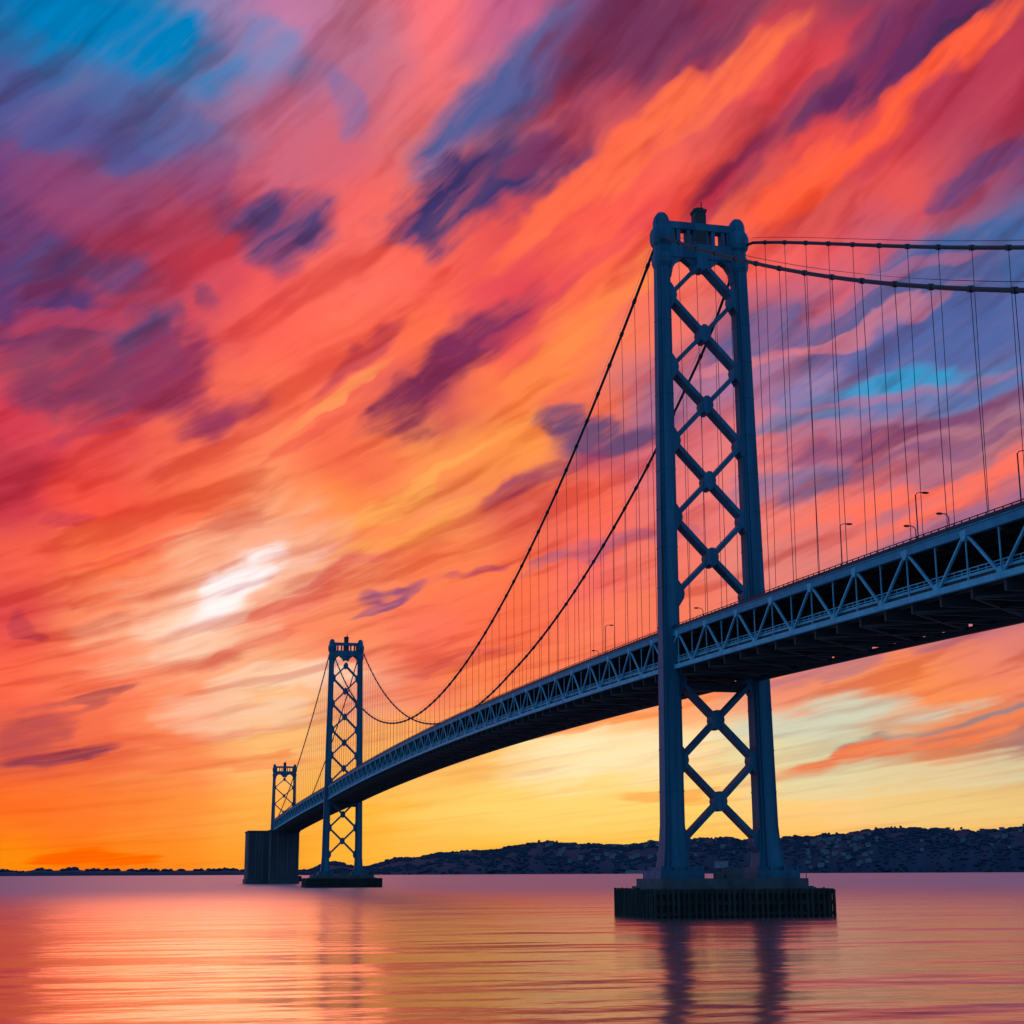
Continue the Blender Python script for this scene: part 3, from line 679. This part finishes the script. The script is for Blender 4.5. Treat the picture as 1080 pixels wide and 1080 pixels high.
# taller trees standing up on the crest
def make_tree(h):
    r = empty('tree')
    MB().tube([(0, 0, -2), (0, 0, h*.5)], 1.0, 6).build('trunk', DARK, r)
    c = MB()
    for q in range(9):
        a = rnd.uniform(0, 6.28); d_ = rnd.uniform(0, h*.32); rr = rnd.uniform(.16, .3)*h
        clump(c, Vector((math.cos(a)*d_, math.sin(a)*d_, h*rnd.uniform(.25, .7)+2)), rr, rr*1.3)
    c.build('crown', TREES, r); return r
def spot(px):
    for lim, w_ in ((600, 'between the middle and nearest towers'), (700, 'just left of the nearest tower'), (800, 'between the legs of the nearest tower'), (880, 'just right of the nearest tower'), (935, 'on its highest part'), (1010, 'well right of the nearest tower'), (2000, 'at the right edge of the photo')):
        if px < lim: return w_
tp = make_tree(14.0); first = True
for px in (905, 912, 919, 925, 931, 981, 990, 998, 1001, 1060, 1072, 741, 752, 575, 566, 583, 858, 865):
    o = tp if first else copy_tree(tp); first = False
    az = az_of(px+rnd.uniform(-2, 2)); s = rnd.uniform(.75, 1.25); o.location = polar(az, hill_d(.99), hill_h(az, .99)-2); o.scale = (s, s, s*rnd.uniform(.7, 1.0)); o.rotation_euler = (0, 0, rnd.uniform(0, 6))
    tag(o, 'dark tree on the crest of the far hill '+spot(px), 'tree', 'trees on the crest of the far hill')
# houses among the trees
def make_house():
    r = empty('house')
    MB().box(-11, 11, -7, 7, -6, 8).build('wall', HOUSE, r)
    rf = MB(); rf.prism([(-8, 8.01), (8, 8.01), (0, 12.5)], -11.8, 11.8, lambda a, b2, x: (x, a, b2)); fix_normals(rf.build('roof', ROOF, r)); return r
hp = make_house(); first = True; placed = 0
while placed < 100:
    g = rnd.random()
    if g < .45: az = az_of(rnd.uniform(830, 905)); v = rnd.uniform(.03, .55)
    elif g < .6: az = az_of(rnd.uniform(940, 1075)); v = rnd.uniform(.2, .75)
    elif g < .85: az = az_of(rnd.uniform(570, 700)); v = rnd.uniform(.1, .7)
    else: az = az_of(rnd.uniform(500, 830)); v = rnd.uniform(.1, .8)
    z = hill_h(az, v)
    if z < 5: continue
    o = hp if first else copy_tree(hp); first = False; placed += 1
    s = rnd.uniform(.4, .95); o.location = polar(az, hill_d(v)+120*noise.noise(Vector((az*2, 0, 0)))-4, z+5); o.scale = (s, s, s); o.rotation_euler = (0, 0, YAW+math.pi/2+rnd.uniform(-.9, .9))
    hx_ = 540+1581*math.tan(R(az)); tag(o, ('tiny' if s < .6 else 'larger' if s > .8 else 'small')+' pale house '+('low' if v < .25 else 'halfway up' if v < .5 else 'high')+' on the far hill '+spot(hx_), 'house', 'houses on the far hillside')
# a few larger buildings by the water
def make_shed(name, lx, ly, h, lab, px, v):
    az = az_of(px); r = empty(name, polar(az, hill_d(v)-30, max(0, hill_h(az, v))), YAW+math.pi/2)
    MB().box(-lx/2, lx/2, -ly/2, ly/2, -4, h).build('wall', HOUSE, r)
    f = MB(); f.prism([(-ly/2-1, h+.01), (ly/2+1, h+.01), (0, h+4)], -lx/2-1, lx/2+1, lambda a, b2, x: (x, a, b2)); fix_normals(f.build('roof', ROOF, r)); tag(r, lab, 'building')
make_shed('waterfront_shed', 75, 20, 8, 'long low pale shed on the shoreline left of the nearest tower', 663, 0.0)
make_shed('waterfront_building', 34, 20, 17, 'pale building on the shore seen beside the far leg of the nearest tower', 783, .02)
make_shed('hall', 46, 22, 16, 'wide pale hall low on the far hillside seen between the tower legs', 748, .06)
